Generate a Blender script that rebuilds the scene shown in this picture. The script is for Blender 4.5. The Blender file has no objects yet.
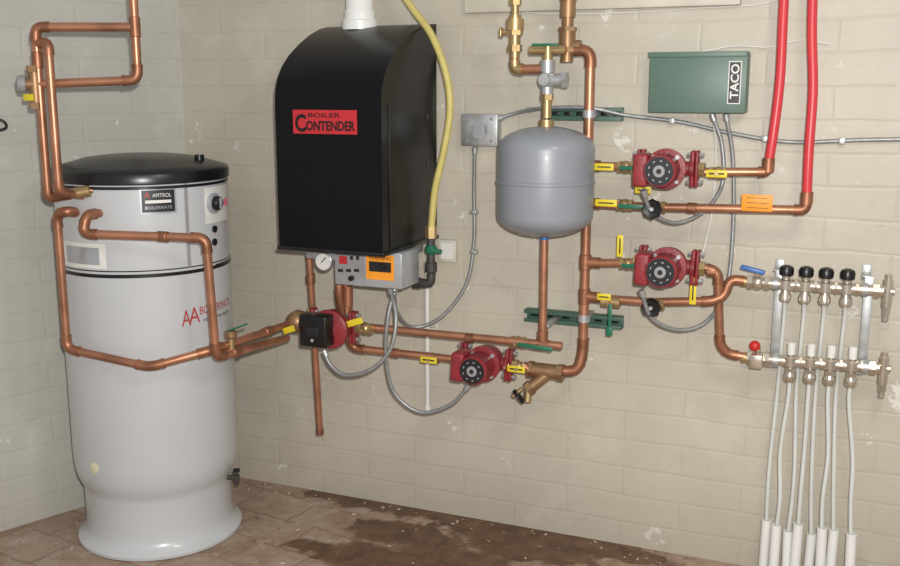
import bpy, bmesh, math, random
from mathutils import Vector, Matrix
random.seed(4)
V=Vector
scene=bpy.context.scene
# ---------------------------------------------------------------- camera
FPX=1000.0; TH=math.radians(22.8); PT=math.radians(11.0); H=1.58
C=V((0,-3.27,H))
fwd=V((-math.sin(TH)*math.cos(PT), math.cos(TH)*math.cos(PT), -math.sin(PT)))
rt=V((math.cos(TH),math.sin(TH),0)); up=rt.cross(fwd)
fh=V((-math.sin(TH),math.cos(TH),0))
cd=bpy.data.cameras.new('camera'); cam=bpy.data.objects.new('camera',cd); scene.collection.objects.link(cam)
M=Matrix((rt,up,-fwd)).transposed().to_4x4(); M.translation=C; cam.matrix_world=M
cd.sensor_width=36; cd.lens=36*FPX/900; scene.camera=cam
try: scene.view_settings.view_transform='Standard'
except Exception: pass
# survey helpers: turn measured bearings into real positions at a stated distance
def ray(px,py): return fwd+rt*((px-450)/FPX)+up*((283-py)/FPX)
def W(px,py,d=.15):
    r=ray(px,py); t=(-d-C.y)/r.y; return C+r*t
def F(px,py):
    r=ray(px,py); return C+r*(-C.z/r.z)
def Q(px,py,X):
    r=ray(px,py); return C+r*(X/r.dot(fh))
def down(p,py):
    s=(283-py)/FPX; h=V((p.x-C.x,p.y-C.y,0))
    dz=(s*fwd.dot(h)-up.dot(h))/(up.z-s*fwd.z); return V((p.x,p.y,C.z+dz))
def hor(p,px):
    s=(px-450)/FPX; q=p-C
    t=(s*fwd.dot(q)-rt.dot(q))/(rt.x-s*fwd.x); return p+V((t,0,0))
TC=F(162,526); TR=.286
def T(px,py,off=0.0):
    r=ray(px,py); R=TR+off; ox,oy=C.x-TC.x,C.y-TC.y
    a=r.x*r.x+r.y*r.y; b=ox*r.x+oy*r.y; c=ox*ox+oy*oy-R*R
    D=b*b-a*c
    t=(-b-math.sqrt(D))/a if D>0 else -b/a
    return C+r*t
# ---------------------------------------------------------------- materials
def lin(c):
    return tuple(((x/255)/12.92 if x/255<=.04045 else ((x/255+.055)/1.055)**2.4) for x in c)+(1,)
def mat(name,col,rough=.5,metal=0.,var=.12,scale=12,bump=0.,coat=0.,bscale=None,spec=None):
    m=bpy.data.materials.new(name); m.use_nodes=True; n=m.node_tree.nodes; l=m.node_tree.links
    b=n['Principled BSDF']; b.inputs['Roughness'].default_value=rough; b.inputs['Metallic'].default_value=metal
    if coat: b.inputs['Coat Weight'].default_value=coat
    if spec is not None: b.inputs['Specular IOR Level'].default_value=spec
    tc=n.new('ShaderNodeTexCoord'); nz=n.new('ShaderNodeTexNoise'); nz.inputs['Scale'].default_value=scale; nz.inputs['Detail'].default_value=5
    l.new(tc.outputs['Object'],nz.inputs['Vector'])
    r=n.new('ShaderNodeValToRGB'); c=lin(col)
    r.color_ramp.elements[0].position=.3; r.color_ramp.elements[1].position=.7
    r.color_ramp.elements[0].color=tuple(x*(1-var) for x in c[:3])+(1,)
    r.color_ramp.elements[1].color=tuple(min(1,x*(1+var)) for x in c[:3])+(1,)
    l.new(nz.outputs['Fac'],r.inputs['Fac']); l.new(r.outputs['Color'],b.inputs['Base Color'])
    if bump:
        bp=n.new('ShaderNodeBump'); bp.inputs['Strength'].default_value=bump; bp.inputs['Distance'].default_value=.004
        n2=n.new('ShaderNodeTexNoise'); n2.inputs['Scale'].default_value=bscale or scale*6
        l.new(tc.outputs['Object'],n2.inputs['Vector']); l.new(n2.outputs['Fac'],bp.inputs['Height']); l.new(bp.outputs['Normal'],b.inputs['Normal'])
    return m
COP=mat('copper',(178,126,98),.38,.68,.32,9)
COPD=mat('copper_fitting',(152,104,78),.44,.65,.35,14)
BRS=mat('brass',(180,154,110),.38,.7,.2,14)
BRZ=mat('bronze',(152,120,88),.45,.6,.25,14)
RED=mat('red_cast_paint',(134,40,46),.45,0,.2,14,.3)
BLK=mat('black_plastic',(16,16,18),.35,0,.2,10)
JKT=mat('black_jacket',(5,5,7),.3,0,.2,3,.05,0,40,.28)
LID=mat('black_lid',(20,20,24),.3,0,.2,6)
WHT=mat('white_enamel',(186,188,189),.3,0,.03,3,0,.4)
PVC=mat('white_pvc',(226,226,222),.35,0,.03,6)
GRY=mat('grey_enamel',(134,138,144),.38,0,.04,6,0,.15)
GAL=mat('galvanized_steel',(176,178,178),.4,.6,.2,25)
ARM=mat('armored_cable_steel',(150,152,152),.45,.5,.15,60)
CHR=mat('nickel_plate',(204,194,178),.26,.8,.15,20)
IRN=mat('black_iron',(70,66,64),.55,.3,.2,20,.3)
GRN=mat('green_box_paint',(88,112,100),.45,0,.06,5)
GRH=mat('green_handle',(30,100,76),.4,0,.1,20)
YEL=mat('yellow_tag',(214,194,40),.5,0,.08,30)
GAS=mat('yellow_gas_hose',(196,182,108),.5,0,.1,20)
ORG=mat('orange_tag',(236,150,38),.5,0,.05,20)
RPX=mat('red_pex',(202,58,64),.35,0,.06,8)
WPX=mat('clear_pex',(204,206,200),.3,0,.05,8)
BLU=mat('blue_handle',(60,105,170),.4,0,.05,8)
RHD=mat('red_handle',(190,36,34),.4,0,.05,8)
LBL=mat('white_label',(218,217,211),.45,0,.04,20)
LRED=mat('red_label',(184,42,48),.35,0,.05,20)
DRK=mat('dark_label',(32,32,36),.35,0,.1,20)
SIL=mat('silver_label',(175,178,182),.3,.4,.1,20)
STRG=mat('green_strut_paint',(66,96,82),.5,.1,.15,20)
UNI=mat('grey_valve_plastic',(140,140,140),.5,0,.1,20)
# ---------------------------------------------------------------- mesh builder
def frame(ax):
    ax=V(ax).normalized(); t=V((0,0,1)) if abs(ax.z)<.9 else V((1,0,0))
    a=t.cross(ax).normalized(); return a,ax.cross(a).normalized(),ax
class O:
    def __init__(s,name): s.name=name; s.bm=bmesh.new(); s.mats=[]
    def mi(s,m):
        if m not in s.mats: s.mats.append(m)
        return s.mats.index(m)
    def merge(s,t,m):
        i=s.mi(m)
        bmesh.ops.recalc_face_normals(t,faces=t.faces)
        for f in t.faces: f.material_index=i; f.smooth=True
        me=bpy.data.meshes.new('t'); t.to_mesh(me); t.free(); s.bm.from_mesh(me); bpy.data.meshes.remove(me)
    def lathe(s,p,ax,prof,m,seg=28):
        a,b,ax=frame(ax); t=bmesh.new(); rings=[]
        for r,h in prof:
            r=max(r,1e-4)
            rings.append([t.verts.new(p+ax*h+a*(r*math.cos(2*math.pi*k/seg))+b*(r*math.sin(2*math.pi*k/seg))) for k in range(seg)])
        for A,B in zip(rings,rings[1:]):
            for k in range(seg): t.faces.new((A[k],A[(k+1)%seg],B[(k+1)%seg],B[k]))
        t.faces.new(rings[0][::-1]); t.faces.new(rings[-1]); s.merge(t,m); return s
    def cyl(s,p0,p1,r,m,r1=None,seg=20,bev=0):
        L=(p1-p0).length; r1=r if r1 is None else r1
        pr=[(r,0),(r1,L)]
        if bev: pr=[(r-bev,0),(r,bev),(r1,L-bev),(r1-bev,L)]
        return s.lathe(p0,p1-p0,pr,m,seg)
    def hexa(s,p0,p1,r,m): return s.cyl(p0,p1,r,m,seg=6)
    def box(s,c,size,m,bev=.003,ax=None,seg=2):
        t=bmesh.new(); bmesh.ops.create_cube(t,size=1)
        X,Y,Z=ax or (V((1,0,0)),V((0,1,0)),V((0,0,1)))
        for v in t.verts: 
            q=v.co.copy(); v.co=V((q.x*size[0],q.y*size[1],q.z*size[2]))
        if bev: bmesh.ops.bevel(t,geom=list(t.edges),offset=min(bev,min(size)*.45),segments=seg,affect='EDGES',profile=.5)
        for v in t.verts: q=v.co.copy(); v.co=c+X*q.x+Y*q.y+Z*q.z
        s.merge(t,m); return s
    def wbox(s,x1,y1,x2,y2,d1,d0,m,bev=.003):
        a=W(x1,y1,d1); b=W(x2,y2,d1); cx=(a.x+b.x)/2
        a2=W((x1+x2)/2,y1,d1); b2=W((x1+x2)/2,y2,d1)
        return s.box(V((cx,-(d1+d0)/2,(a2.z+b2.z)/2)),(abs(b.x-a.x),d1-d0,abs(a2.z-b2.z)),m,bev)
    def prism(s,pts,ext,m,bev=0):
        t=bmesh.new(); A=[t.verts.new(p) for p in pts]; B=[t.verts.new(p+ext) for p in pts]; n=len(pts)
        t.faces.new(A); t.faces.new(B[::-1])
        for k in range(n): t.faces.new((A[k],A[(k+1)%n],B[(k+1)%n],B[k]))
        if bev: 
            es=[e for e in t.edges if not(e.is_boundary) and e.calc_face_angle(0)>.5]
            bmesh.ops.bevel(t,geom=es,offset=bev,segments=3,affect='EDGES',profile=.5)
        s.merge(t,m); return s
    def ball(s,c,r,m,sc=(1,1,1),seg=20):
        t=bmesh.new(); bmesh.ops.create_uvsphere(t,u_segments=seg,v_segments=seg//2,radius=r)
        for v in t.verts: v.co=c+V((v.co.x*sc[0],v.co.y*sc[1],v.co.z*sc[2]))
        s.merge(t,m); return s
    def rawtube(s,pts,r,m,seg=14,ribs=0):
        t=bmesh.new(); rings=[]; n=len(pts); nrm=None
        for i,p in enumerate(pts):
            tg=(pts[min(i+1,n-1)]-pts[max(i-1,0)]).normalized()
            if nrm is None: nrm=frame(tg)[0]
            nrm=(nrm-tg*nrm.dot(tg)).normalized(); bn=tg.cross(nrm)
            rr=r*(1+ribs*(i%2))
            rings.append([t.verts.new(p+nrm*(rr*math.cos(2*math.pi*k/seg))+bn*(rr*math.sin(2*math.pi*k/seg))) for k in range(seg)])
        for A,B in zip(rings,rings[1:]):
            for k in range(seg): t.faces.new((A[k],A[(k+1)%seg],B[(k+1)%seg],B[k]))
        t.faces.new(rings[0][::-1]); t.faces.new(rings[-1]); s.merge(t,m)
    def pipe(s,pts,r=.0135,m=COP,fil=.03,fm=COPD,fit=True,ends=False):
        out=[pts[0]]
        for i in range(1,len(pts)-1):
            p=pts[i]; d1=(pts[i-1]-p); d2=(pts[i+1]-p); L=min(fil,d1.length*.45,d2.length*.45)
            d1.normalize(); d2.normalize(); a=p+d1*L; b=p+d2*L
            arc=[a*(1-u)**2+p*(2*u*(1-u))+b*u*u for u in [k/6 for k in range(7)]]
            out+=arc
            if fit and L>.008 and d1.dot(d2)>-.97:
                ex=min(.014,L*.6); s.rawtube([a+d1*ex]+arc+[b+d2*ex],r*1.2,fm)
                for q,dd in ((a+d1*ex,d1),(b+d2*ex,d2)): s.cyl(q-dd*.004,q+dd*.003,r*1.26,fm)
        out.append(pts[-1]); s.rawtube(out,r,m)
        if ends:
            for a,b in ((pts[0],pts[1]),(pts[-1],pts[-2])):
                dd=(b-a).normalized(); s.cyl(a,a+dd*.03,r*1.22,fm)
        return s
    def coup(s,p,d,L=.035,r=.0168,m=COPD):
        d=V(d).normalized(); s.cyl(p-d*L/2,p+d*L/2,r,m,bev=.002); return s
    def flex(s,pts,r=.007,m=ARM,ribs=.16,step=.006):
        P=[pts[0]*2-pts[1]]+pts+[pts[-1]*2-pts[-2]]; dense=[]
        for i in range(1,len(P)-2):
            for k in range(24):
                t=k/24; a,b,c,d=P[i-1],P[i],P[i+1],P[i+2]
                dense.append(.5*((2*b)+(c-a)*t+(2*a-5*b+4*c-d)*t*t+(3*b-a-3*c+d)*t**3))
        dense.append(pts[-1]); out=[dense[0]]; acc=0
        for a,b in zip(dense,dense[1:]):
            L=(b-a).length
            while L>0 and acc+L>=step:
                u=(step-acc)/L; a=a.lerp(b,u); out.append(a.copy()); L=(b-a).length; acc=0
            acc+=L
        out.append(pts[-1]); s.rawtube(out,r,m,10,ribs); return s
    def sheet(s,f,m,nu=10,nv=2):
        t=bmesh.new(); g=[[t.verts.new(f(i/nu,j/nv)) for i in range(nu+1)] for j in range(nv+1)]
        for j in range(nv):
            for i in range(nu): t.faces.new((g[j][i],g[j][i+1],g[j+1][i+1],g[j+1][i]))
        s.merge(t,m); return s
    def text(s,txt,f,m,bold=0):
        cu=bpy.data.curves.new('txt','FONT'); cu.body=txt; cu.offset=bold; cu.resolution_u=3
        ob=bpy.data.objects.new('txt',cu); scene.collection.objects.link(ob)
        bpy.context.view_layer.update()
        me=bpy.data.meshes.new_from_object(ob.evaluated_get(bpy.context.evaluated_depsgraph_get()))
        bpy.data.objects.remove(ob); bpy.data.curves.remove(cu)
        xs=[v.co.x for v in me.vertices]; ys=[v.co.y for v in me.vertices]
        x0,x1,y0,y1=min(xs),max(xs),min(ys),max(ys)
        for v in me.vertices: v.co=f((v.co.x-x0)/(x1-x0),(v.co.y-y0)/(y1-y0))
        i=s.mi(m); t=bmesh.new(); t.from_mesh(me); bpy.data.meshes.remove(me)
        for q in t.faces: q.material_index=i
        me=bpy.data.meshes.new('t'); t.to_mesh(me); t.free(); s.bm.from_mesh(me); bpy.data.meshes.remove(me)
    def done(s,ang=38):
        me=bpy.data.meshes.new(s.name)
        co=[v.co for v in s.bm.verts]
        lo=V((min(c.x for c in co),min(c.y for c in co),min(c.z for c in co))); hi=V((max(c.x for c in co),max(c.y for c in co),max(c.z for c in co)))
        c=(lo+hi)/2; c.z=lo.z
        for v in s.bm.verts: v.co-=c
        s.bm.to_mesh(me); s.bm.free()
        for m in s.mats: me.materials.append(m)
        me.set_sharp_from_angle(angle=math.radians(ang))
        ob=bpy.data.objects.new(s.name,me); ob.location=c; scene.collection.objects.link(ob); return ob
def plane(a,b,z0):
    A=W(a[0],(a[1]+b[1])/2,z0).x; B=W(b[0],(a[1]+b[1])/2,z0).x; mx=(a[0]+b[0])/2
    zt=W(mx,a[1],z0).z; zb=W(mx,b[1],z0).z
    return lambda u,v: V((A+(B-A)*u,-z0,zb+(zt-zb)*v))
def tankmap(a,b,off=.002):
    p=T(*a); q=T(*b); ta=math.atan2(p.y-TC.y,p.x-TC.x); tb=math.atan2(q.y-TC.y,q.x-TC.x)
    mx=(a[0]+b[0])/2; z1=T(mx,a[1]).z; z0=T(mx,b[1]).z
    R=TR+off
    return lambda u,v: V((TC.x+R*math.cos(ta+(tb-ta)*u),TC.y+R*math.sin(ta+(tb-ta)*u),z0+(z1-z0)*v))
X1=V((1,0,0)); Y1=V((0,1,0)); Z1=V((0,0,1))
# ---------------------------------------------------------------- room
def wallmat(name,base,light,dark,sd):
    m=bpy.data.materials.new(name); m.use_nodes=True; n=m.node_tree.nodes; l=m.node_tree.links; b=n['Principled BSDF']
    b.inputs['Roughness'].default_value=.48
    tc=n.new('ShaderNodeTexCoord'); sep=n.new('ShaderNodeSeparateXYZ'); l.new(tc.outputs['Object'],sep.inputs[0])
    cb=n.new('ShaderNodeCombineXYZ'); l.new(sep.outputs['X'],cb.inputs['X']); l.new(sep.outputs['Z'],cb.inputs['Y'])
    br=n.new('ShaderNodeTexBrick'); br.inputs['Scale'].default_value=1; br.inputs['Brick Width'].default_value=.40; br.inputs['Row Height'].default_value=.10
    br.inputs['Mortar Size'].default_value=.008; br.inputs['Mortar Smooth'].default_value=1.0
    nzw=n.new('ShaderNodeTexNoise'); nzw.inputs['Scale'].default_value=5; nzw.inputs['Detail'].default_value=3
    mixv=n.new('ShaderNodeVectorMath'); mixv.operation='MULTIPLY_ADD'; mixv.inputs[1].default_value=(.025,.025,.025)
    l.new(nzw.outputs['Color'],mixv.inputs[0]); l.new(cb.outputs[0],mixv.inputs[2]); l.new(tc.outputs['Object'],nzw.inputs['Vector'])
    l.new(mixv.outputs[0],br.inputs['Vector'])
    def noise(sc,det=6,rough=.6,off=0):
        z=n.new('ShaderNodeTexNoise'); z.inputs['Scale'].default_value=sc; z.inputs['Detail'].default_value=det; z.inputs['Roughness'].default_value=rough
        mpp=n.new('ShaderNodeMapping'); mpp.inputs['Location'].default_value=(sd+off,sd*2,off*3); l.new(tc.outputs['Object'],mpp.inputs[0]); l.new(mpp.outputs[0],z.inputs['Vector']); return z.outputs['Fac']
    def ramp(fac,a,bb,t=1):
        r=n.new('ShaderNodeMapRange'); r.inputs['From Min'].default_value=a; r.inputs['From Max'].default_value=bb; r.inputs['To Max'].default_value=t; l.new(fac,r.inputs['Value']); return r.outputs[0]
    def mix(f,c1,c2):
        x=n.new('ShaderNodeMix'); x.data_type='RGBA'; l.new(f,x.inputs['Factor'])
        for c_,k in ((c1,'A'),(c2,'B')):
            if isinstance(c_,tuple): x.inputs[k].default_value=c_
            else: l.new(c_,x.inputs[k])
        return x.outputs['Result']
    c=mix(ramp(noise(1.8,8,.65),.32,.68),tuple(v*.90 for v in lin(base)[:3])+(1,),tuple(v*1.06 for v in lin(base)[:3])+(1,))
    c=mix(ramp(noise(3.6,10,.7,3),.55,.64,.40),c,lin(light))
    c=mix(ramp(noise(7,10,.72,5),.635,.655,.8),c,lin((220,217,208)))
    c=mix(ramp(noise(6,10,.75,8),.62,.70,.32),c,lin(dark))
    c=mix(ramp(noise(26,6,.7,2),.66,.72,.45),c,lin(dark))
    c=mix(ramp(br.outputs['Fac'],0,1,.10),c,lin(dark))
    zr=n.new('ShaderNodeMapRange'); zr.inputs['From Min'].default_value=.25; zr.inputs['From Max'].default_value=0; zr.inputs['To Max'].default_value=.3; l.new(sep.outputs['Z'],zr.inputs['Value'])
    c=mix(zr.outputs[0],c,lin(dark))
    l.new(c,b.inputs['Base Color'])
    bp=n.new('ShaderNodeBump'); bp.inputs['Strength'].default_value=.28; bp.inputs['Distance'].default_value=.003; bp.invert=True
    l.new(br.outputs['Fac'],bp.inputs['Height'])
    bp2=n.new('ShaderNodeBump'); bp2.inputs['Strength'].default_value=.3; bp2.inputs['Distance'].default_value=.006
    l.new(noise(18,8),bp2.inputs['Height']); l.new(bp.outputs['Normal'],bp2.inputs['Normal']); l.new(bp2.outputs['Normal'],b.inputs['Normal'])
    return m
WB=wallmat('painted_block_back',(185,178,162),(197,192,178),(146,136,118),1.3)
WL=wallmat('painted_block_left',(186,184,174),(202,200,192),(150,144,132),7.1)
cor=W(193,300,0); cx=cor.x
cor=V((cx,0,0)); lf=F(0,532); ld=(V((lf.x,lf.y,0))-cor).normalized()
def slab(name,p,dx,dy,dz,m,flip=False):
    me=bpy.data.meshes.new(name); ob=bpy.data.objects.new(name,me); scene.collection.objects.link(ob)
    L,Tk,Hh=dx,dy,dz
    vs=[(0,0,0),(L,0,0),(L,Tk,0),(0,Tk,0),(0,0,Hh),(L,0,Hh),(L,Tk,Hh),(0,Tk,Hh)]
    fs=[(0,1,5,4),(1,2,6,5),(2,3,7,6),(3,0,4,7),(4,5,6,7),(3,2,1,0)]
    me.from_pydata(vs,[],fs); me.materials.append(m); ob.location=p; return ob
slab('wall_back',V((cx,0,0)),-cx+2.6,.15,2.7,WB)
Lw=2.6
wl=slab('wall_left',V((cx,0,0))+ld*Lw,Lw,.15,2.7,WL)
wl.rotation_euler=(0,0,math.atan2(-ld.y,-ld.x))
# floor
fm=bpy.data.materials.new('worn_concrete_floor'); fm.use_nodes=True; n=fm.node_tree.nodes; l=fm.node_tree.links; b=n['Principled BSDF']
tc=n.new('ShaderNodeTexCoord'); mp=n.new('ShaderNodeMapping'); mp.inputs['Rotation'].default_value=(0,0,.15); l.new(tc.outputs['Object'],mp.inputs[0])
wn=n.new('ShaderNodeTexNoise'); wn.inputs['Scale'].default_value=7; l.new(tc.outputs['Object'],wn.inputs['Vector'])
wv=n.new('ShaderNodeVectorMath'); wv.operation='MULTIPLY_ADD'; wv.inputs[1].default_value=(.06,.06,0); l.new(wn.outputs['Color'],wv.inputs[0]); l.new(mp.outputs[0],wv.inputs[2])
br=n.new('ShaderNodeTexBrick'); br.inputs['Scale'].default_value=1; br.inputs['Brick Width'].default_value=.26; br.inputs['Row Height'].default_value=.18; br.inputs['Mortar Size'].default_value=.009; br.inputs['Mortar Smooth'].default_value=1
br.inputs['Color1'].default_value=lin((172,152,134)); br.inputs['Color2'].default_value=lin((160,138,120)); br.inputs['Mortar'].default_value=lin((136,114,98)); l.new(wv.outputs[0],br.inputs['Vector'])
def nz(sc,d=6,r=.65):
    z=n.new('ShaderNodeTexNoise'); z.inputs['Scale'].default_value=sc; z.inputs['Detail'].default_value=d; z.inputs['Roughness'].default_value=r; l.new(tc.outputs['Object'],z.inputs['Vector']); return z
def mr(s_,a,bb,t0=0,t1=1):
    r=n.new('ShaderNodeMapRange'); r.inputs['From Min'].default_value=a; r.inputs['From Max'].default_value=bb; r.inputs['To Min'].default_value=t0; r.inputs['To Max'].default_value=t1; l.new(s_,r.inputs['Value']); return r.outputs[0]
def mx(f,c1,c2):
    x=n.new('ShaderNodeMix'); x.data_type='RGBA'; l.new(f,x.inputs['Factor'])
    for c_,k in ((c1,'A'),(c2,'B')):
        if isinstance(c_,tuple): x.inputs[k].default_value=c_
        else: l.new(c_,x.inputs[k])
    return x.outputs['Result']
c=mx(mr(nz(4,9,.75).outputs['Fac'],.42,.62,0,.9),br.outputs['Color'],lin((138,112,92)))
c=mx(mr(nz(12,9,.75).outputs['Fac'],.53,.66,0,.8),c,lin((196,180,164)))
c=mx(mr(nz(24,9,.75).outputs['Fac'],.56,.67,0,.85),c,lin((100,80,66)))
wet=None
for (px,py,rx,ry) in ((372,500,.24,.09),(430,510,.28,.11),(490,525,.32,.13),(555,540,.28,.10),(630,556,.16,.05),(370,560,.28,.09),(440,558,.30,.12),(520,548,.26,.1),(400,535,.2,.1)):
    p=F(px,py)
    vm=n.new('ShaderNodeMapping'); vm.vector_type='POINT'; vm.inputs['Location'].default_value=(-p.x/rx,-p.y/ry,0); vm.inputs['Scale'].default_value=(1/rx,1/ry,0)
    l.new(tc.outputs['Object'],vm.inputs[0]); ln=n.new('ShaderNodeVectorMath'); ln.operation='LENGTH'; l.new(vm.outputs[0],ln.inputs[0])
    if wet is None: wet=ln.outputs['Value']
    else:
        mn=n.new('ShaderNodeMath'); mn.operation='SMOOTH_MIN'; mn.inputs[2].default_value=.2; l.new(wet,mn.inputs[0]); l.new(ln.outputs['Value'],mn.inputs[1]); wet=mn.outputs[0]
ad=n.new('ShaderNodeMath'); ad.operation='MULTIPLY_ADD'; ad.inputs[1].default_value=2.2; l.new(nz(8,8,.6).outputs['Fac'],ad.inputs[0]); l.new(wet,ad.inputs[2])
wf=mr(ad.outputs[0],2.22,2.0)
wetc=mx(mr(nz(14).outputs['Fac'],.4,.65),lin((80,54,36)),lin((112,80,56)))
c=mx(wf,c,wetc); l.new(c,b.inputs['Base Color']); l.new(mr(wf,0,1,.7,.3),b.inputs['Roughness'])
bp=n.new('ShaderNodeBump'); bp.inputs['Strength'].default_value=.5; bp.inputs['Distance'].default_value=.01; l.new(nz(25).outputs['Fac'],bp.inputs['Height']); l.new(bp.outputs[0],b.inputs['Normal'])
me=bpy.data.meshes.new('floor'); fo=bpy.data.objects.new('floor',me); scene.collection.objects.link(fo)
me.from_pydata([(-5,-5,0),(2.6,-5,0),(2.6,.15,0),(-5,.15,0),(-5,-5,-.1),(2.6,-5,-.1),(2.6,.15,-.1),(-5,.15,-.1)],[],[(0,1,2,3),(7,6,5,4),(0,4,5,1),(1,5,6,2),(2,6,7,3),(3,7,4,0)]); me.materials.append(fm)
o=O('trim_1'); o.wbox(464,-12,740,9,.03,.001,mat('painted_trim',(190,184,168),.5,0,.1,8),.004); o.done()
# ---------------------------------------------------------------- water heater
o=O('water_heater')
b0=V((TC.x,TC.y,0))
o.lathe(b0,Z1,[(.282,0),(.288,.004),(.289,.014),(.282,.022),(.266,.036),(.259,.055),(.256,.09),(.256,.195),(.259,.21),(.268,.228),(.277,.25),(.283,.28),(TR,.32),(TR,1.285),(TR-.01,1.295)],WHT,72)
zl=1.285
o.lathe(b0+Z1*zl,Z1,[(TR+.002,-.006),(TR+.008,-.002),(TR+.009,.026),(TR+.002,.036),(TR-.03,.046),(TR-.06,.054),(TR-.10,.066),(.12,.074),(.05,.078),(0,.078)],LID,72)
o.lathe(b0+Z1*(zl-.02),Z1,[(TR+.001,0),(TR+.004,.002),(TR+.004,.008),(TR+.001,.01)],LID,72)
zs=T(150,277).z
o.lathe(b0+Z1*(zs-.002),Z1,[(TR+.0005,0),(TR+.002,.001),(TR+.002,.011),(TR+.0005,.012)],BLK,72)
o.lathe(b0+Z1*(zs+.018),Z1,[(TR+.0005,0),(TR+.0015,.001),(TR+.0015,.003),(TR+.0005,.004)],BLK,72)
o.sheet(tankmap((139,188),(177,214),.0015),SIL); o.sheet(tankmap((141,190),(175,212),.0025),DRK)
o.text('AMTROL',tankmap((152,193),(171,197),.0035),LBL); o.text('BOILERMATE',tankmap((145,206),(172,209),.0035),SIL)
o.text('A',tankmap((144,192),(150,198),.0035),LRED)
o.sheet(tankmap((145,200),(171,203),.0035),LBL)
o.sheet(tankmap((63,243),(107,268),.0015),LBL); o.sheet(tankmap((67,247),(100,264),.0025),SIL)
o.sheet(tankmap((187,182),(187.8,268),.001),UNI)
p=T(212,203); nrm=(V((p.x,p.y,0))-V((TC.x,TC.y,0))).normalized()
o.sheet(tankmap((203,186),(231,222),.003),LBL)
o.lathe(p,nrm,[(.034,0),(.034,.012),(.028,.016),(.026,.016)],SIL,32); o.lathe(p+nrm*.014,nrm,[(.024,0),(.024,.012),(.02,.018),(0,.018)],BLK,32)
o.box(p+nrm*.036,(.006,.01,.036),SIL,.001)
o.lathe(T(224,202),nrm,[(.014,0),(.014,.006)],mat('pink_sticker',(200,110,120),.5),20)
for py in (229,242):
    p=T(214,py); nn=(V((p.x,p.y,0))-V((TC.x,TC.y,0))).normalized(); o.lathe(p,nn,[(.012,0),(.012,.006),(.009,.008)],BLK,18)
LF=mat('faded_red_print',(176,66,66),.4,0,.15,30)
o.text('A',tankmap((181,310),(191,326),.003),LF,0); o.text('A',tankmap((188,307),(200,323),.003),LF,0)
o.text('BOILERMATE',tankmap((199,303),(229,311),.003),LF,.0); o.text('HOT WATER MAKER',tankmap((203,315),(228,318),.003),DRK)
o.sheet(tankmap((215,262),(229,263.5),.002),DRK)
o.lathe(T(95,468,-.003),(T(95,468)-V((TC.x,TC.y,T(95,468).z))),[(.02,0),(.02,.004),(.012,.006)],mat('drain_cap',(205,200,170),.4),20)
o.cyl(b0+V((.2,.06,zl+.05)),b0+V((.2,.06,zl+.075)),.016,LID)
o.done()
o=O('drain_valve')
p=V((TC.x+.255*math.cos(.3),TC.y+.255*math.sin(.3),.20))
dd=V((math.cos(.3),math.sin(.3),0)); o.cyl(p,p+dd*.04,.009,IRN); o.cyl(p+dd*.036+Z1*.01,p+dd*.036-Z1*.028,.010,IRN,.008); o.cyl(p+dd*.036,p+dd*.036+Z1*.025,.005,IRN); o.lathe(p+dd*.036+Z1*.025,Z1,[(.013,0),(.013,.007)],BLK,16)
o.done()
# ---------------------------------------------------------------- boiler
DF=.45
o=O('boiler')
lx=W(277,170,DF).x; rx=W(382,170,DF).x; w=V((rx-lx,0,0))
def bz(px,py,d): return W(px,py,d).z
zb=bz(277,246,DF)
prof=[(DF,zb),(DF,bz(277,104,DF)),(DF-.005,bz(278,90,DF)),(DF-.02,bz(281,78,DF-.02)),(.40,bz(287,66,.40)),(.355,bz(295,55,.355)),(.29,bz(304,44,.29)),(.22,bz(313,35,.22)),(.15,bz(322,29,.15)),(.10,bz(330,27,.10)),(.02,bz(338,26,.05)),(.02,zb)]
o.prism([V((lx,-d,zz)) for d,zz in prof],w,JKT,.010)
o.box(V(((lx+rx)/2,-(DF+.02)/2,zb-.004)),(rx-lx+.014,DF-.02+.014,.014),BLK,.004)
o.box(V((rx+.001,-DF+.05,(zb+bz(277,104,DF))/2)),(.004,.004,bz(277,104,DF)-zb),BLK,.001)
for k in range(4): o.box(V((rx+.001,-.1,zb+.1+k*.16)),(.003,.008,.02),IRN,.001)
fp=plane((293,110),(357,134),DF+.002); o.sheet(fp,LRED); 
o.text('ONTENDER',plane((306,121),(355,131),DF+.004),BLK,.03); o.text('C',plane((295,114),(306,132),DF+.004),BLK,.03); o.text('BOILER',plane((308,113),(340,117.5),DF+.004),BLK,.01)
o.box(V(((lx+rx)/2,-.20,zb-.03)),((rx-lx)*.8,.30,.05),GAL,.005)
o.wbox(334,251,402,287,.36,.22,SIL,.006)
o.sheet(plane((335.5,253),(364,285),.3615),UNI)
o.sheet(plane((339,256),(347,264),.363),LRED); o.sheet(plane((350,256),(353,260),.363),DRK); o.sheet(plane((356,256),(359,260),.363),DRK)
for k in range(3): o.sheet(plane((338+k*8,269),(343+k*8,272),.363),DRK)
o.sheet(plane((366,255),(394,280),.3625),ORG); o.sheet(plane((369,262),(391,272),.364),DRK); o.text('WARNING',plane((369,256.5),(391,260),.364),BLK)
for (a,b_) in ((383,266),(352,278)): o.lathe(W(a,b_,.363),-Y1,[(.009,0),(.009,.012),(.007,.014)],BLK,16)
g=W(325,261,.34); o.lathe(g,-Y1,[(.028,-.02),(.032,0),(.032,.012),(.029,.014)],SIL,32); o.lathe(g-Y1*.0145,-Y1,[(.028,0),(.027,.001)],LBL,32)
o.box(g+V((.004,-.017,.006)),(.003,.002,.026),BLK,0,ax=(V((.7,0,-.7)),Y1,V((.7,0,.7))))
o.cyl(g+V((0,.02,0)),V((g.x,g.y+.02,zb)),.008,BRS)
o.wbox(306,249,332,252,.33,.1,GAL,.001)
o.done()
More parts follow.
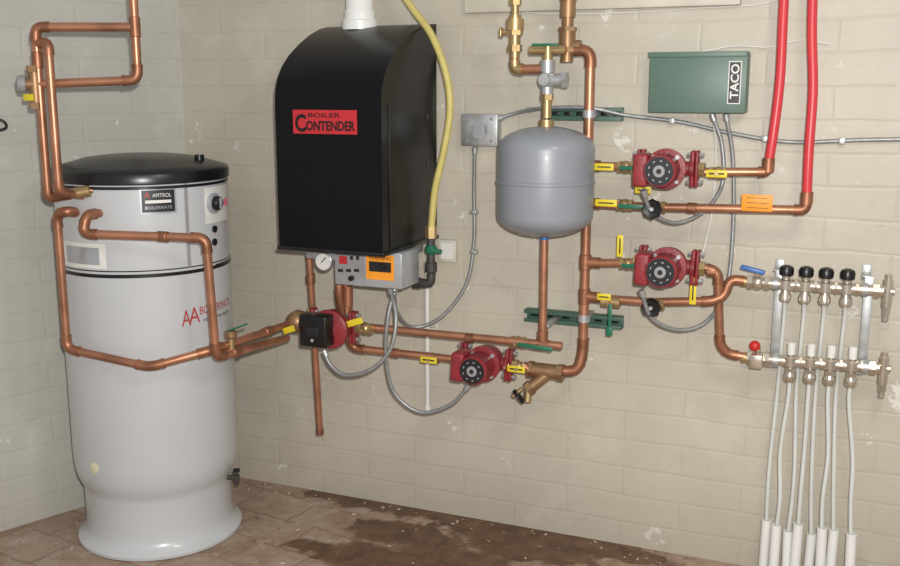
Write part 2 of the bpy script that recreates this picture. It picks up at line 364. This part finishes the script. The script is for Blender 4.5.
o=O('flue_pipe'); p=W(360,24,.11); p.z=bz(357,30,.12)
o.lathe(p,Z1,[(.062,0),(.062,.03),(.056,.035),(.053,.05),(.053,.062),(.048,.07),(.048,.42)],PVC,36); o.done()
o=O('gas_hose'); o.flex([W(392,-22,.1),W(412,8,.12),W(432,36,.16),W(446,74,.17),W(450,110,.17),W(444,150,.17),W(435,190,.17),W(431,232,.17)],.0125,GAS,.0)
o.hexa(W(431,226,.17),W(431,238,.17),.02,BRS)
o.done()
o=O('gas_shutoff_valve')
a=W(431,236,.17); b_=down(a,266)
o.cyl(a,b_,.014,IRN); o.ball(a.lerp(b_,.45),.022,GRH); o.box(a.lerp(b_,.45)+V((.02,-.02,.0)),(.06,.006,.014),GRH,.002)
o.cyl(down(a,262),down(a,272),.021,IRN,bev=.003)
c_=hor(down(a,283),405); o.pipe([down(a,262),down(a,284),c_],.013,IRN,.02,IRN); o.cyl(hor(down(a,284),414),hor(down(a,284),420),.02,IRN)
o.done()
# ---------------------------------------------------------------- expansion tank
o=O('expansion_tank'); e=W(545.5,181,.2); R=.155
zt=down(e,126).z-e.z; zb2=down(e,236).z-e.z
pr=[]
for k in range(9):
    a=math.pi/2*k/8; pr.append((R*math.sin(a),zb2+.07*(1-math.cos(a))))
pr+=[(R,0-.006),(R+.003,-.004),(R+.003,.004),(R,.006)]
for k in range(9):
    a=math.pi/2*k/8; pr.append((R*math.cos(a),zt-.07+.07*math.sin(a)))
o.lathe(e,Z1,pr,GRY,56)
o.cyl(V((e.x,e.y,e.z+zt-.005)),V((e.x,e.y,e.z+zt+.02)),.024,BRS)
o.cyl(V((e.x,e.y,e.z+zb2-.012)),V((e.x,e.y,e.z+zb2+.006)),.014,BLU)
o.done()
ET=e
# ---------------------------------------------------------------- zone control box
o=O('zone_control_box')
o.wbox(650,53,745,113,.07,.001,GRN,.004); o.wbox(648,51.5,747,57,.075,.001,GRN,.002)
o.sheet(plane((728,61),(741,104),.0712),LBL); o.sheet(plane((729,62),(740,103),.072),BLK)
def tm(u,v):
    z0=W(734,99,.073).z; z1=W(734,64,.073).z; xl=W(730.5,80,.073).x; xr=W(739,80,.073).x
    return V((xr-(xr-xl)*v, -.0735, z0+(z1-z0)*u))
o.text('TACO',tm,LBL,.02)
o.done()
# ---------------------------------------------------------------- valves etc
def ballvalve(o,p,d,lever=None,tag=None,body=BRS,L=.05):
    d=V(d).normalized()
    o.hexa(p-d*L/2,p-d*L*.28,.020,body); o.hexa(p+d*L*.28,p+d*L/2,.020,body); o.ball(p,.020,body)
    o.cyl(p,p-Y1*.035,.006,body)
    if lever:
        a,bb,c=frame(d); q=p-Y1*.036
        o.box(q+d*.03,(.085,.004,.014),lever,.002,ax=(d,Y1,d.cross(Y1)))
    if tag:
        q=p-Y1*.03; o.box(q,(.062,.002,.022),tag,.0005,ax=(d,Y1,d.cross(Y1))); o.box(q-Y1*.0015,(.045,.001,.005),DRK,0,ax=(d,Y1,d.cross(Y1)))
def wheelvalve(o,p,d):
    d=V(d).normalized(); o.hexa(p-d*.03,p-d*.016,.02,BRS); o.hexa(p+d*.016,p+d*.03,.02,BRS); o.ball(p,.02,BRS); o.cyl(p,p-Y1*.05,.008,BRS)
    q=p-Y1*.05
    o.lathe(q,-Y1,[(.012,0),(.026,.002),(.029,.006),(.029,.014),(.026,.018),(.012,.016),(.01,.018)],BLK,24)
    o.lathe(q-Y1*.018,-Y1,[(.007,0),(.006,.004)],GAL,12)
    for k in range(8):
        a=k*math.pi/4; o.ball(q+V((.027*math.cos(a),-.009,.027*math.sin(a))),.006,BLK,seg=8)
def pump(px,py,d,tilt=0,black=False,s=1.0,face=DRK,ml=1.0):
    o=O('circulator_pump'); c=W(px,py,d); X=V((math.cos(tilt),0,math.sin(tilt)))
    Z=Y1.cross(X)*-1
    hl=.082*s
    for sg in (-1,1):
        o.lathe(c+X*sg*hl,X*-sg,[(.030*s,0),(.030*s,.012),(.022*s,.016),(.024*s,.05)],RED,24)
        o.box(c+X*sg*(hl-.006),(.014,.04*s,.112*s),RED,.006,ax=(X,Y1,Z),seg=3)
        o.box(c+X*sg*(hl+.007),(.010,.04*s,.112*s),BRZ if black and sg<0 else RED,.004,ax=(X,Y1,Z),seg=3)
        for q in (-1,1): 
            pb=c+Z*q*.042*s; o.hexa(pb+X*sg*(hl-.024),pb+X*sg*(hl+.026),.008,GAL)
        o.hexa(c+X*sg*(hl+.012),c+X*sg*(hl+.03),.022,BRS)
    o.lathe(c,-Y1,[(.03*s,-.032),(.052*s,-.026),(.056*s,-.01),(.056*s,.02),(.052*s,.03),(.062*s,.032),(.062*s,.046),(.05*s,.048)],RED,36)
    for k in range(4):
        a=math.pi/4+k*math.pi/2; q=c+X*.052*s*math.cos(a)+Z*.052*s*math.sin(a); o.hexa(q-Y1*.04,q-Y1*.054,.007,GAL)
    o.lathe(c-Y1*.046,-Y1,[(.046*s,0),(.047*s,.075*s*ml),(.049*s,.08*s*ml),(.049*s,.088*s*ml),(.045*s,.094*s*ml)],RED,36)
    if not black:
        for k in range(10):
            a=k*math.pi/5; q=c-Y1*.088+X*.047*s*math.cos(a)+Z*.047*s*math.sin(a)
            rad=(X*math.cos(a)+Z*math.sin(a)); o.box(q,(.008,.06*s,.003),RED,0,ax=(rad,Y1,rad.cross(Y1)))
    e=c-Y1*(.046+.094*s*ml)
    if not black:
        o.lathe(e,-Y1,[(.043*s,0),(.042*s,.003)],face,36); o.lathe(e-Y1*.003,-Y1,[(.018*s,0),(.017*s,.002)],UNI,24); o.lathe(e-Y1*.005,-Y1,[(.008*s,0),(.007*s,.003)],DRK,16)
        for k in range(9):
            a=k*math.pi*2/9; rad=X*math.cos(a)+Z*math.sin(a); q=e+rad*.031*s-Y1*.0035; o.box(q,(.003,.001,.007),SIL,0,ax=(rad,Y1,rad.cross(Y1)))
        o.box(c-Y1*.09+X*(-.06*s),(.045,.078,.098),RED,.008,ax=(X,Y1,Z),seg=3)
    else:
        q=e-Y1*.02+X*(-.008)+Z*.004
        o.box(q,(.106,.06,.112),BLK,.008,ax=(X,Y1,Z),seg=3); o.box(q-Y1*.031,(.05,.003,.03),DRK,.001); o.lathe(q-Y1*.031+Z*-.03,-Y1,[(.006,0),(.006,.003)],SIL,12)
        o.lathe(c+X*.022-Y1*.040,-Y1,[(.064,0),(.068,.008),(.068,.026),(.058,.032)],RED,36)
    o.done(); return c,X
P1,_=pump(668,168,.15); P2,_=pump(669,265,.15,-.03); P4,_=pump(487,361,.17,-.05); P3,_=pump(333,325,.27,.0,True,ml=.35)
# ---------------------------------------------------------------- copper piping
hl=.11
XR=3.12
o=O('copper_pipe')
a=Q(131,-40,XR+.02); a2=down(a,80); o.pipe([a,a2,Q(40,84,XR)])
t=down(a,27); o.coup(t,Z1,.06); 
bb=Q(35,27,XR); b2=down(bb,198); o.pipe([t,bb,b2,Q(60,196,XR+.03),T(93,190,-.01)],fil=.025)
o.coup(down(bb,60),Z1,.05)
c0=down(bb,43); c1=Q(48,43,XR-.03); c2=down(c1,192); o.pipe([c0,c1,c2,T(84,196,-.01)],fil=.02)
q=T(92,190.5,.0); dd=(Q(60,196,XR+.03)-q).normalized(); o.coup(q+dd*.03,dd,.05,.019,BRS)
o.done()
o=O('mixing_valve'); p=Q(35,84,XR)
o.cyl(p+Z1*.04,p-Z1*.06,.019,BRZ,bev=.004); o.cyl(p,p+V((-.03,-.02,0)),.02,BRZ); o.lathe(p+V((-.02,-.015,0)),V((-.8,-.6,0)),[(.024,0),(.027,.008),(.025,.022),(.018,.026)],UNI,24)
o.hexa(p+Z1*.035,p+Z1*.055,.023,BRZ); o.hexa(p-Z1*.055,p-Z1*.075,.023,BRZ); o.box(p+V((.0,-.03,-.04)),(.04,.004,.02),YEL,.001)
o.done()
o=O('copper_pipe')
s0=T(78,213,-.01); s1=Q(57,214,3.16); s2=down(s1,349); s3=Q(150,367,3.08); s4=Q(212,350,3.12); s5=W(289,324,.27)
o.pipe([s0,Q(68,211,3.13),s1,s2,s3,s4,s5],fil=.03); o.coup(s5.lerp(s4,.3),s5-s4,.04)
o.done()
o=O('copper_pipe')
s0=T(101,213,-.01); s1=Q(86,215,3.10); s2=Q(83,234,3.09); s3=Q(206,238,3.08); s4=Q(216,357,3.10); s5=W(287,338,.27)
o.pipe([s0,s1,s2,s3,s4,s5],fil=.03,r=.014); o.coup(s3.lerp(s2,.35),X1,.04,.017); o.coup(s4.lerp(s5,.25),s5-s4,.05,.018)
q=s4.lerp(s5,.2); o.cyl(q,q+Z1*.06,.010,BRS); o.cyl(q+Z1*.05,q+Z1*.075,.020,BRZ,bev=.004); o.box(q+Z1*.085+V((.02,0,0)),(.09,.016,.006),GRH,.002,ax=(V((.92,0,.38)),Y1,V((-.38,0,.92))))
o.done()
o=O('isolation_valve')
pl=P3-X1*(hl+.03); ballvalve(o,pl,X1,None,None,BRZ); o.lathe(pl+X1*.02,-X1,[(.034,0),(.040,.01),(.042,.03),(.03,.05),(.022,.06)],BRZ,24); o.box(pl+V((-.01,-.05,-.02)),(.05,.003,.022),YEL,.001,ax=(V((.94,0,.34)),Y1,V((-.34,0,.94))))
pr_=P3+X1*(hl+.02); ballvalve(o,pr_,X1,None,None)
o.box(pr_+V((-.02,-.05,.03)),(.07,.003,.022),YEL,.001,ax=(V((.94,0,.34)),Y1,V((-.34,0,.94))))
o.done()
o=O('copper_pipe')
r0=W(356,326,.24); r1=W(562,346,.2); 
o.pipe([P3+X1*(hl+.03),r0,r1],fil=.02)
o.pipe([W(346,284,.26),W(346,305,.25),W(350,326,.245)],fil=.01); o.coup(W(354,326,.24),X1,.05,.019); o.cyl(W(346,296,.25),W(347,312,.25),.021,COPD)
o.pipe([W(339,284,.28),down(W(339,284,.28),300),W(352,348,.22),W(462,360,.17)],fil=.03)
o.cyl(W(348,286,.26),W(348,306,.26),.018,COPD)
o.coup(W(470,338,.22),X1,.03); o.coup(W(395,353,.2),X1,.03)
x0=V((ET.x,ET.y,ET.z+zb2-.01)); ze=down(ET,345).z; o.pipe([x0,V((ET.x,ET.y,ze))]); o.coup(V((ET.x,ET.y,ze)),X1,.05,.0185); o.coup(V((ET.x,ET.y,ze+.03)),Z1,.04,.018)
o.done()
o=O('isolation_valve'); ballvalve(o,W(518,342,.2),X1,None,None); p=W(535,347,.24); o.box(p,(.12,.006,.014),GRH,.003,ax=(V((1,0,-.05)),Y1,Z1)); o.cyl(p+Y1*.04,p,.007,BRS); o.done()
o=O('isolation_valve'); ballvalve(o,W(432,358,.17),X1,None,YEL); o.done()
o=O('copper_pipe')
top=W(591,48,.14); bot=down(top,345)
x4=P4+X1*(hl+.02)
o.pipe([hor(down(top,50),566),down(top,50),down(top,352),W(578,371,.15),W(530,371,.17),x4],fil=.035,r=.0155)
for py in (165,203,262,296): o.coup(down(top,py),Z1,.05,.0195); 
for py,pye in ((165,166),(203,204),(262,263),(296,298)):
    q=down(top,py); o.cyl(q,W(600,pye,.14),.018,COPD)
o.done()
o=O('strainer_drain_valve')
p=W(545,371,.16); o.cyl(p-X1*.045,p+X1*.05,.026,BRZ,bev=.006); o.hexa(p-X1*.06,p-X1*.04,.03,BRZ); o.hexa(p+X1*.045,p+X1*.065,.03,BRZ)
dd=V((-.72,-.25,-.64)).normalized(); o.cyl(p+X1*.02,p+X1*.02+dd*.1,.02,BRZ); o.hexa(p+X1*.02+dd*.08,p+X1*.02+dd*.1,.026,BRZ); o.cyl(p+dd*.1,p+dd*.14,.008,BRS)
o.lathe(p+X1*.02+dd*.13,dd,[(.012,0),(.028,.003),(.028,.012),(.012,.015)],BLK,20)
o.cyl(p+dd*.07,p+dd*.07+V((.0,-.01,-.06)),.014,BRS); o.done()
o=O('isolation_valve'); ballvalve(o,W(519,367,.17),X1,None,YEL); ballvalve(o,W(508,365,.17),X1); o.done()
o=O('copper_pipe')
def run(pts,**k): o.pipe(pts,**k)
run([W(598,166,.14),P1-X1*hl]); 
e1=W(768,172,.13); run([P1+X1*hl,W(700,172,.15),e1,down(e1,160)],fil=.03)
run([W(598,204,.14),W(650,207,.14),W(806,210,.13),down(W(806,210,.13),196)],fil=.03)
o.coup(W(692,208,.14),X1,.03)
o.done()
for px,py,kw in ((626,167,dict(lever=GRH)),(718,173,dict(tag=YEL)),(625,205,dict(lever=GRH)),(628,264,dict(tag=None,lever=GRH))):
    o=O('isolation_valve'); ballvalve(o,W(px,py,.145),X1,**kw); o.done()
o=O('valve_tag')
for px,py,sx,v in ((604,167,.062,0),(606,203,.07,0),(620,246,.07,1),(604,297,.045,0),(693,291,.085,1),(643,190,.05,0)):
    q=W(px,py,.165)
    size=(sx,.002,.022) if not v else (.020,.002,sx)
    o.box(q,size,YEL,.0005); o.box(q-Y1*.0015,(size[0]*.7,.001,.004) if not v else (.004,.001,sx*.7),DRK,0)
o.box(W(757,203,.16),(.09,.003,.05),ORG,.001); o.cyl(W(757,209,.12),W(757,200,.16),.002,ORG)
for k in range(3): o.box(W(757,198+k*5,.162),(.06,.001,.0015),DRK,0)
o.done()
for px,py in ((656,207),(655,304)):
    o=O('gate_valve'); wheelvalve(o,W(px,py,.145),X1); o.done()
o=O('copper_pipe')
run([W(598,263,.14),P2-X1*hl])
m1=W(718,272,.14); run([P2+X1*hl,W(703,267,.14),m1,W(720,345,.12),W(728,354,.11),W(752,358,.1)],fil=.03)
run([W(598,298,.14),W(650,302,.14),W(712,301,.14),W(724,296,.13),W(730,279,.11),W(752,282,.1)],fil=.025,r=.0135)
o.coup(W(712,272,.14),X1,.03); o.done()
o=O('relief_discharge_pipe'); a=W(309,250,.24); o.pipe([a,W(320,433,.2)],r=.0125); o.cyl(W(320,429,.2),W(320,434,.2),.0145,COPD); o.coup(a.lerp(W(320,433,.2),.15),Z1); o.done()
o=O('pex_supply_pipe'); o.flex([W(786,-40,.1),W(783,20,.11),W(780,80,.12),W(774,130,.13),down(e1,165)],.0145,RPX,0,.02); o.cyl(down(e1,158),down(e1,172),.018,COPD); o.done()
e2=W(806,210,.13); o=O('pex_supply_pipe'); o.flex([W(814,-40,.1),W(812,30,.11),W(813,90,.12),W(809,150,.13),down(e2,200)],.0145,RPX,0,.02); o.cyl(down(e2,192),down(e2,204),.018,COPD); o.done()
# ---------------------------------------------------------------- top assemblies
o=O('air_vent')
p=W(515,30,.2); p.z=down(p,58).z
def st(pt,L): return V((pt.x,pt.y,pt.z+L))
def seq(o,p,L):
    zc=0
    for h,r,m,k in L:
        a_=st(p,zc); b_2=st(p,zc+h); (o.hexa if k else o.cyl)(a_,b_2,r,m); zc+=h
seq(o,p,[(.02,.016,BRS,0),(.02,.024,BRS,1),(.03,.018,BRS,0),(.015,.026,BRS,1),(.035,.028,BRS,0),(.012,.02,BRS,0),(.03,.012,BRS,0),(.02,.02,BRS,1),(.1,.010,BRS,0)])
q=V((ET.x,ET.y,down(ET,62).z))
o.pipe([p,p-Z1*.005+V((0,0,-.03)),V((q.x,q.y,p.z-.035))],r=.015,fm=BRS,m=COP,fil=.02)
o.cyl(p+Z1*.08,p+Z1*.08+V((-.04,0,.0)),.008,BRS); o.box(p+V((-.045,0,.08)),(.008,.03,.03),BRS,.003)
o.done()
o=O('fill_valve_assembly')
for (ya,yb,r,m,k) in ((118,100,.016,BRS,0),(100,94,.022,BRS,1),(94,72,.02,GAL,0),(80,74,.027,GAL,1),(72,60,.024,GAL,0),(60,46,.016,BRS,0)):
    a_=V((ET.x,ET.y,down(ET,ya).z)); b_2=V((ET.x,ET.y,down(ET,yb).z)); (o.hexa if k else o.cyl)(a_,b_2,r,m)
top5=V((ET.x,ET.y,down(ET,50).z))
o.pipe([hor(top5,530),hor(top5,566)],r=.014,m=BRS); o.box(top5+V((.0,-.03,.015)),(.085,.012,.008),GRH,.002)
m5=V((ET.x,ET.y,down(ET,80).z)); o.ball(m5,.03,GAL); o.cyl(m5,m5+V((.06,0,0)),.02,GAL); o.hexa(m5+V((.05,0,0)),m5+V((.065,0,0)),.027,GAL); o.cyl(m5-Y1*0,m5-Y1*.04,.018,GAL)
o.done()
o=O('pressure_relief_valve')
p=V((W(567,60,.14).x,-.14,down(W(567,60,.14),62).z))
seq(o,p,[(.03,.02,BRZ,0),(.015,.028,BRZ,1),(.05,.026,BRZ,0),(.012,.03,BRZ,1),(.03,.018,BRZ,0),(.05,.024,BRZ,0),(.02,.028,BRZ,1),(.01,.01,BRZ,0),(.004,.03,SIL,0),(.06,.009,BRZ,0)])
o.cyl(p+Z1*.05,p+V((.045,0,.05)),.017,BRZ)
o.done()
# ---------------------------------------------------------------- strut channels
def strut(x1,y1,x2,y2):
    o=O('strut_channel'); a=W(x1,y1,.03); b_=W(x2,y2,.03); zc=(a.z+b_.z)/2; cxx=(a.x+b_.x)/2; L=b_.x-a.x
    o.box(V((cxx,-.006,zc)),(L,.008,.042),STRG,.001)
    for s_ in (-1,1): o.box(V((cxx,-.022,zc+s_*.02)),(L,.038,.003),STRG,.0005); o.box(V((cxx,-.039,zc+s_*.015)),(L,.003,.012),STRG,.0005)
    for k in range(6): o.box(V((a.x+L*(k+.5)/6,-.011,zc)),(.025,.003,.012),BLK,.001)
    return o,zc
o,zc=strut(548,113,622,115)
q=down(top,114); o.lathe(q,Z1,[(.016,-.012),(.021,-.012),(.021,.012),(.016,.012)],GAL,24); o.box(V((q.x,-.08,zc)),(.02,.08,.012),GAL,.001); o.done()
o,zc=strut(525,316,622,322)
q=down(top,318)
o.lathe(q,Z1,[(.016,-.012),(.021,-.012),(.021,.012),(.016,.012)],GAL,24); o.box(V((q.x,-.08,q.z)),(.02,.08,.012),GAL,.001); o.box(V((ET.x,-.10,zc)),(.02,.14,.012),GAL,.001); o.done()
o=O('isolation_valve'); p=W(611,302,.15); o.cyl(p+X1*-.03,p+X1*.03,.018,BRS); o.box(p+V((.005,-.03,-.05)),(.012,.006,.10),GRH,.003); o.cyl(p,p-Y1*.03,.007,BRS); o.box(p+V((.005,-.03,-.09)),(.02,.012,.03),GRH,.003); o.done()
# ---------------------------------------------------------------- junction boxes
o=O('junction_box'); o.wbox(461,114,497,146,.045,.001,GAL,.003); o.wbox(462.5,115.5,495.5,144.5,.049,.045,GAL,.001)
p=W(479,130,.049); o.lathe(p,-Y1,[(.03,0),(.03,.002),(.0,.002)],SIL,24)
for dx,dy in ((-12,-11),(12,-11),(-12,11),(12,11)): o.lathe(W(479+dx,130+dy,.049),-Y1,[(.006,0),(.005,.003)],UNI,12)
for dx in (-7,7): o.box(W(479+dx,130,.050),(.010,.002,.03),UNI,.0005)
o.done()
o=O('outlet_box'); o.wbox(438,240,456,262,.02,.001,mat('painted_box',(196,192,178),.5,0,.08,20),.003); o.sheet(plane((441,243),(453,259),.0212),LBL); o.done()
o=O('painted_pipe'); a=W(427,262,.03); o.cyl(a,down(a,408),.008,LBL); o.cyl(down(a,262),down(a,268),.012,LBL); o.cyl(down(a,404),down(a,410),.012,LBL); o.box(down(a,330)+Y1*.015,(.04,.028,.014),LBL,.002); o.done()
# ---------------------------------------------------------------- conduits
def conduit(pts,r=.0062):
    o=O('electrical_conduit'); o.flex([W(*p) for p in pts],r)
    for a,b_ in ((0,1),(-1,-2)):
        p=W(*pts[a]); q=W(*pts[b_]); d=(q-p).normalized(); o.cyl(p,p+d*.022,r*1.6,GAL)
    return o
o=conduit([(497,119,.03),(520,112,.02),(548,108,.055),(590,108,.06),(625,115,.03),(680,122,.012),(730,133,.012),(790,142,.012),(860,140,.012),(920,139,.012)])
for px,py in ((530,110),(672,121),(765,139),(842,141)): p=W(px,py,.013); o.box(p,(.018,.022,.02),GAL,.002)
o.done()
o=conduit([(475,147,.03),(474,190,.015),(474,240,.015),(466,285,.03),(440,318,.06),(412,327,.1),(397,312,.2),(394,290,.28)])
for px,py in ((474,212),(474,252)): o.box(W(px,py,.015),(.024,.026,.014),GAL,.002)
o.done()
conduit([(712,114,.04),(722,145,.03),(722,185,.04),(703,212,.09),(675,223,.14),(652,212,.20),(643,190,.235)]).done()
conduit([(726,114,.04),(733,160,.02),(733,230,.02),(726,290,.04),(706,322,.1),(678,330,.15),(652,318,.2),(641,290,.235)]).done()
conduit([(395,288,.27),(388,318,.3),(386,355,.3),(394,392,.28),(420,412,.26),(450,405,.25),(470,385,.25)]).done()
conduit([(390,288,.29),(396,318,.33),(390,350,.35),(370,370,.36),(345,375,.36),(330,364,.36),(324,350,.36)]).done()
o=O('thermostat_wire'); o.flex([W(712,114,.03),W(716,150,.01),W(712,210,.01),W(706,240,.02),W(700,262,.06)],.0025,LBL,0,.02)
o.flex([W(500,10,.01),W(560,14,.01),W(640,12,.005),W(700,8,.005),W(760,4,.005),W(800,-10,.005)],.002,LBL,0,.02)
o.flex([W(700,52,.02),W(735,46,.01),W(770,47,.01),W(800,40,.01),W(830,44,.01)],.002,LBL,0,.02); o.done()
# ---------------------------------------------------------------- manifolds
UPX=[787,807,827,848]
def manifold(upper):
    o=O('radiant_manifold')
    if upper: a=W(752,282,.1); b_=W(884,291,.1)
    else: a=W(752,358,.1); b_=W(880,368,.1)
    d=(b_-a).normalized()
    o.cyl(a,b_,.0175,CHR,bev=.002)
    def at(px): 
        f=(px-752)/((884 if upper else 880)-752); return a.lerp(b_,f)
    v=at(758); o.hexa(v-d*.03,v-d*.015,.024,CHR); o.ball(v,.024,CHR); o.hexa(v+d*.02,v+d*.035,.024,CHR); o.cyl(v,v+Z1*.04-Y1*.01,.008,CHR)
    if upper: o.box(v+V((-.015,-.02,.042)),(.075,.02,.014),BLU,.005,ax=(V((.97,0,-.2)),Y1,V((.2,0,.97))))
    else: o.ball(v+V((-.01,-.01,.042)),.017,RHD); o.box(v+V((.0,-.03,-.0)),(.04,.04,.045),CHR,.006)
    pe=v-d*.05; o.cyl(pe,v-d*.02,.017,BRS)
    for i,px in enumerate(UPX):
        px=px+(5 if not upper else 0); q=at(px)
        o.lathe(q-Z1*.018,Z1,[(.014,0),(.023,.004),(.023,.032),(.014,.036)],CHR,20)
        o.hexa(q+d*.026,q+d*.034,.0205,CHR)
        if upper:
            o.cyl(q,q+Z1*.035,.012,CHR); o.lathe(q+Z1*.026,Z1,[(.014,0),(.021,.004),(.022,.022),(.018,.03),(.008,.034)],BLK,20)
            o.lathe(q-Z1*.055,Z1,[(.013,0),(.018,.006),(.018,.022),(.012,.034),(.012,.045)],CHR,20)
        else:
            o.cyl(q,q+Z1*.03,.010,CHR); o.lathe(q+Z1*.022,Z1,[(.012,0),(.013,.02),(.013,.034),(.009,.038)],LBL,16)
            o.hexa(q-Z1*.034,q-Z1*.02,.017,CHR); o.lathe(q-Z1*.066,Z1,[(.013,0),(.019,.008),(.019,.024),(.012,.036),(.012,.05)],CHR,20)
    e=b_; o.hexa(e-d*.03,e-d*.012,.024,CHR); o.cyl(e+d*.01+Z1*.036,e+d*.01-Z1*.05,.0145,CHR,bev=.002); o.cyl(e+d*.01+Z1*.036,e+d*.01+Z1*.05,.01,CHR)
    o.hexa(e+d*.01-Z1*.072,e+d*.01-Z1*.05,.013,CHR); o.cyl(e+d*.01-Z1*.09,e+d*.01-Z1*.07,.009,CHR); o.cyl(e+d*.01,e+d*.03,.012,CHR,bev=.002)
    o.done(); return at
au=manifold(True); al=manifold(False)
for px in (777,866):
    o=O('manifold_bracket')
    a=au(px)+Z1*.035; b_=al(px)-Z1*.03; 
    o.box(V(((a.x+b_.x)/2,-.072,(a.z+b_.z)/2)),(.026,.003,a.z-b_.z),GAL,.001)
    for q in (a,b_): o.box(V((a.x,-.038,q.z)),(.026,.071,.004),GAL,.001); o.box(V((a.x,-.004,q.z)),(.026,.003,.05),GAL,.001)
    for q in (au(px),al(px)): o.lathe(q-X1*.008,X1,[(.018,0),(.021,0),(.021,.016),(.018,.016)],GAL,24)
    o.done()
o=O('pex_tubing'); s_=O('tubing_sleeves')
slv=[766,776,788,798,812,822,834,852]
for i in range(4):
    u=au(UPX[i])-Z1*.05; t_=al(UPX[i]+5)-Z1*.06
    for k,(st_,d0) in enumerate(((u,.045),(t_,.11))):
        j=2*i+k; g=W(slv[j],530,.085+.04*k+random.uniform(-.012,.012)); jx=random.uniform(-.010,.010)
        gt=V((g.x,g.y,down(g,[520,525,531,524,534,528,530,534][j]).z)); gb=V((g.x+random.uniform(-.008,.008),g.y,0))
        if k==0: o.flex([st_,st_+V((0,.02,-.05)),st_+V((-.004,.04,-.16)),V((st_.x-.008,-.045,st_.z-.32)),gt.lerp(V((st_.x,-.06,st_.z-.3)),.4)+V((jx,0,0)),gt-Z1*.03],.0066,WPX,0,.02)
        else: o.flex([st_,st_-Z1*.06,st_.lerp(gt,.5)+V((jx,.01,0)),st_.lerp(gt,.8)+V((-jx*.4,.0,0)),gt-Z1*.03],.0066,WPX,0,.02)
        hh=(gt-gb).length; s_.lathe(gb,gt-gb,[(.0155,0),(.0155,hh),(.012,hh+.001),(.012,hh-.02)],PVC,20)
o.done(); s_.done()
# ---------------------------------------------------------------- left wall bits
def LW(px,py,off=.01):
    nrm=V((-ld.y,ld.x,0)); 
    if nrm.dot(C-cor)<0: nrm=-nrm
    r=ray(px,py); t=(off-(C-cor).dot(nrm))/r.dot(nrm); return C+r*t,nrm
o=O('wall_cord'); o.flex([LW(-10,118,.012)[0],LW(3,121,.02)[0],LW(6,128,.03)[0],LW(-8,132,.02)[0]],.005,BLK,0,.01); o.done()
# ---------------------------------------------------------------- floor debris
o=O('floor_debris'); dm=[mat('plaster_crumb',(186,172,156),.8),mat('rust_crumb',(120,84,58),.8),mat('wood_chip',(150,124,98),.8)]
for k in range(150):
    px=random.uniform(-10,700); p=F(px,random.uniform(475,566))
    if random.random()<.5 : p.y=-random.uniform(.02,.10)
    if p.y>-.02: continue
    if (V((p.x,p.y,0))-cor).dot(LW(50,300)[1])<.03: continue
    if (V((p.x-TC.x,p.y-TC.y,0))).length<.32: continue
    s=random.uniform(.003,.007); a=random.uniform(0,3.1)
    ax=(V((math.cos(a),math.sin(a),0)),V((-math.sin(a),math.cos(a),0)),Z1)
    o.box(V((p.x,p.y,s*.3)),(s*random.uniform(1,3),s,s*.6),random.choice(dm),s*.15,ax=ax,seg=1)
o.done()
# ---------------------------------------------------------------- light
def area(name,loc,tgt,size,en,col=(1,1,1)):
    ld_=bpy.data.lights.new(name,'AREA'); ld_.shape='DISK'; ld_.size=size; ld_.energy=en; ld_.color=col
    ob=bpy.data.objects.new(name,ld_); ob.location=loc; ob.rotation_euler=(V(tgt)-V(loc)).to_track_quat('-Z','Y').to_euler(); scene.collection.objects.link(ob)
area('camera_flash',C+up*.10+rt*.06-fwd*.05,C+fwd*3-rt*.2-up*.1,.05,84,(1,.985,.96))
area('overhead_fill',(.3,-1.9,2.5),(-.2,-.6,.6),.5,14,(1,.94,.85))  # added overhead fill light, not a fixture of the room
w_=bpy.data.worlds.new('world'); scene.world=w_; w_.use_nodes=True; w_.node_tree.nodes['Background'].inputs[0].default_value=(.97,.97,1,1); w_.node_tree.nodes['Background'].inputs[1].default_value=.45
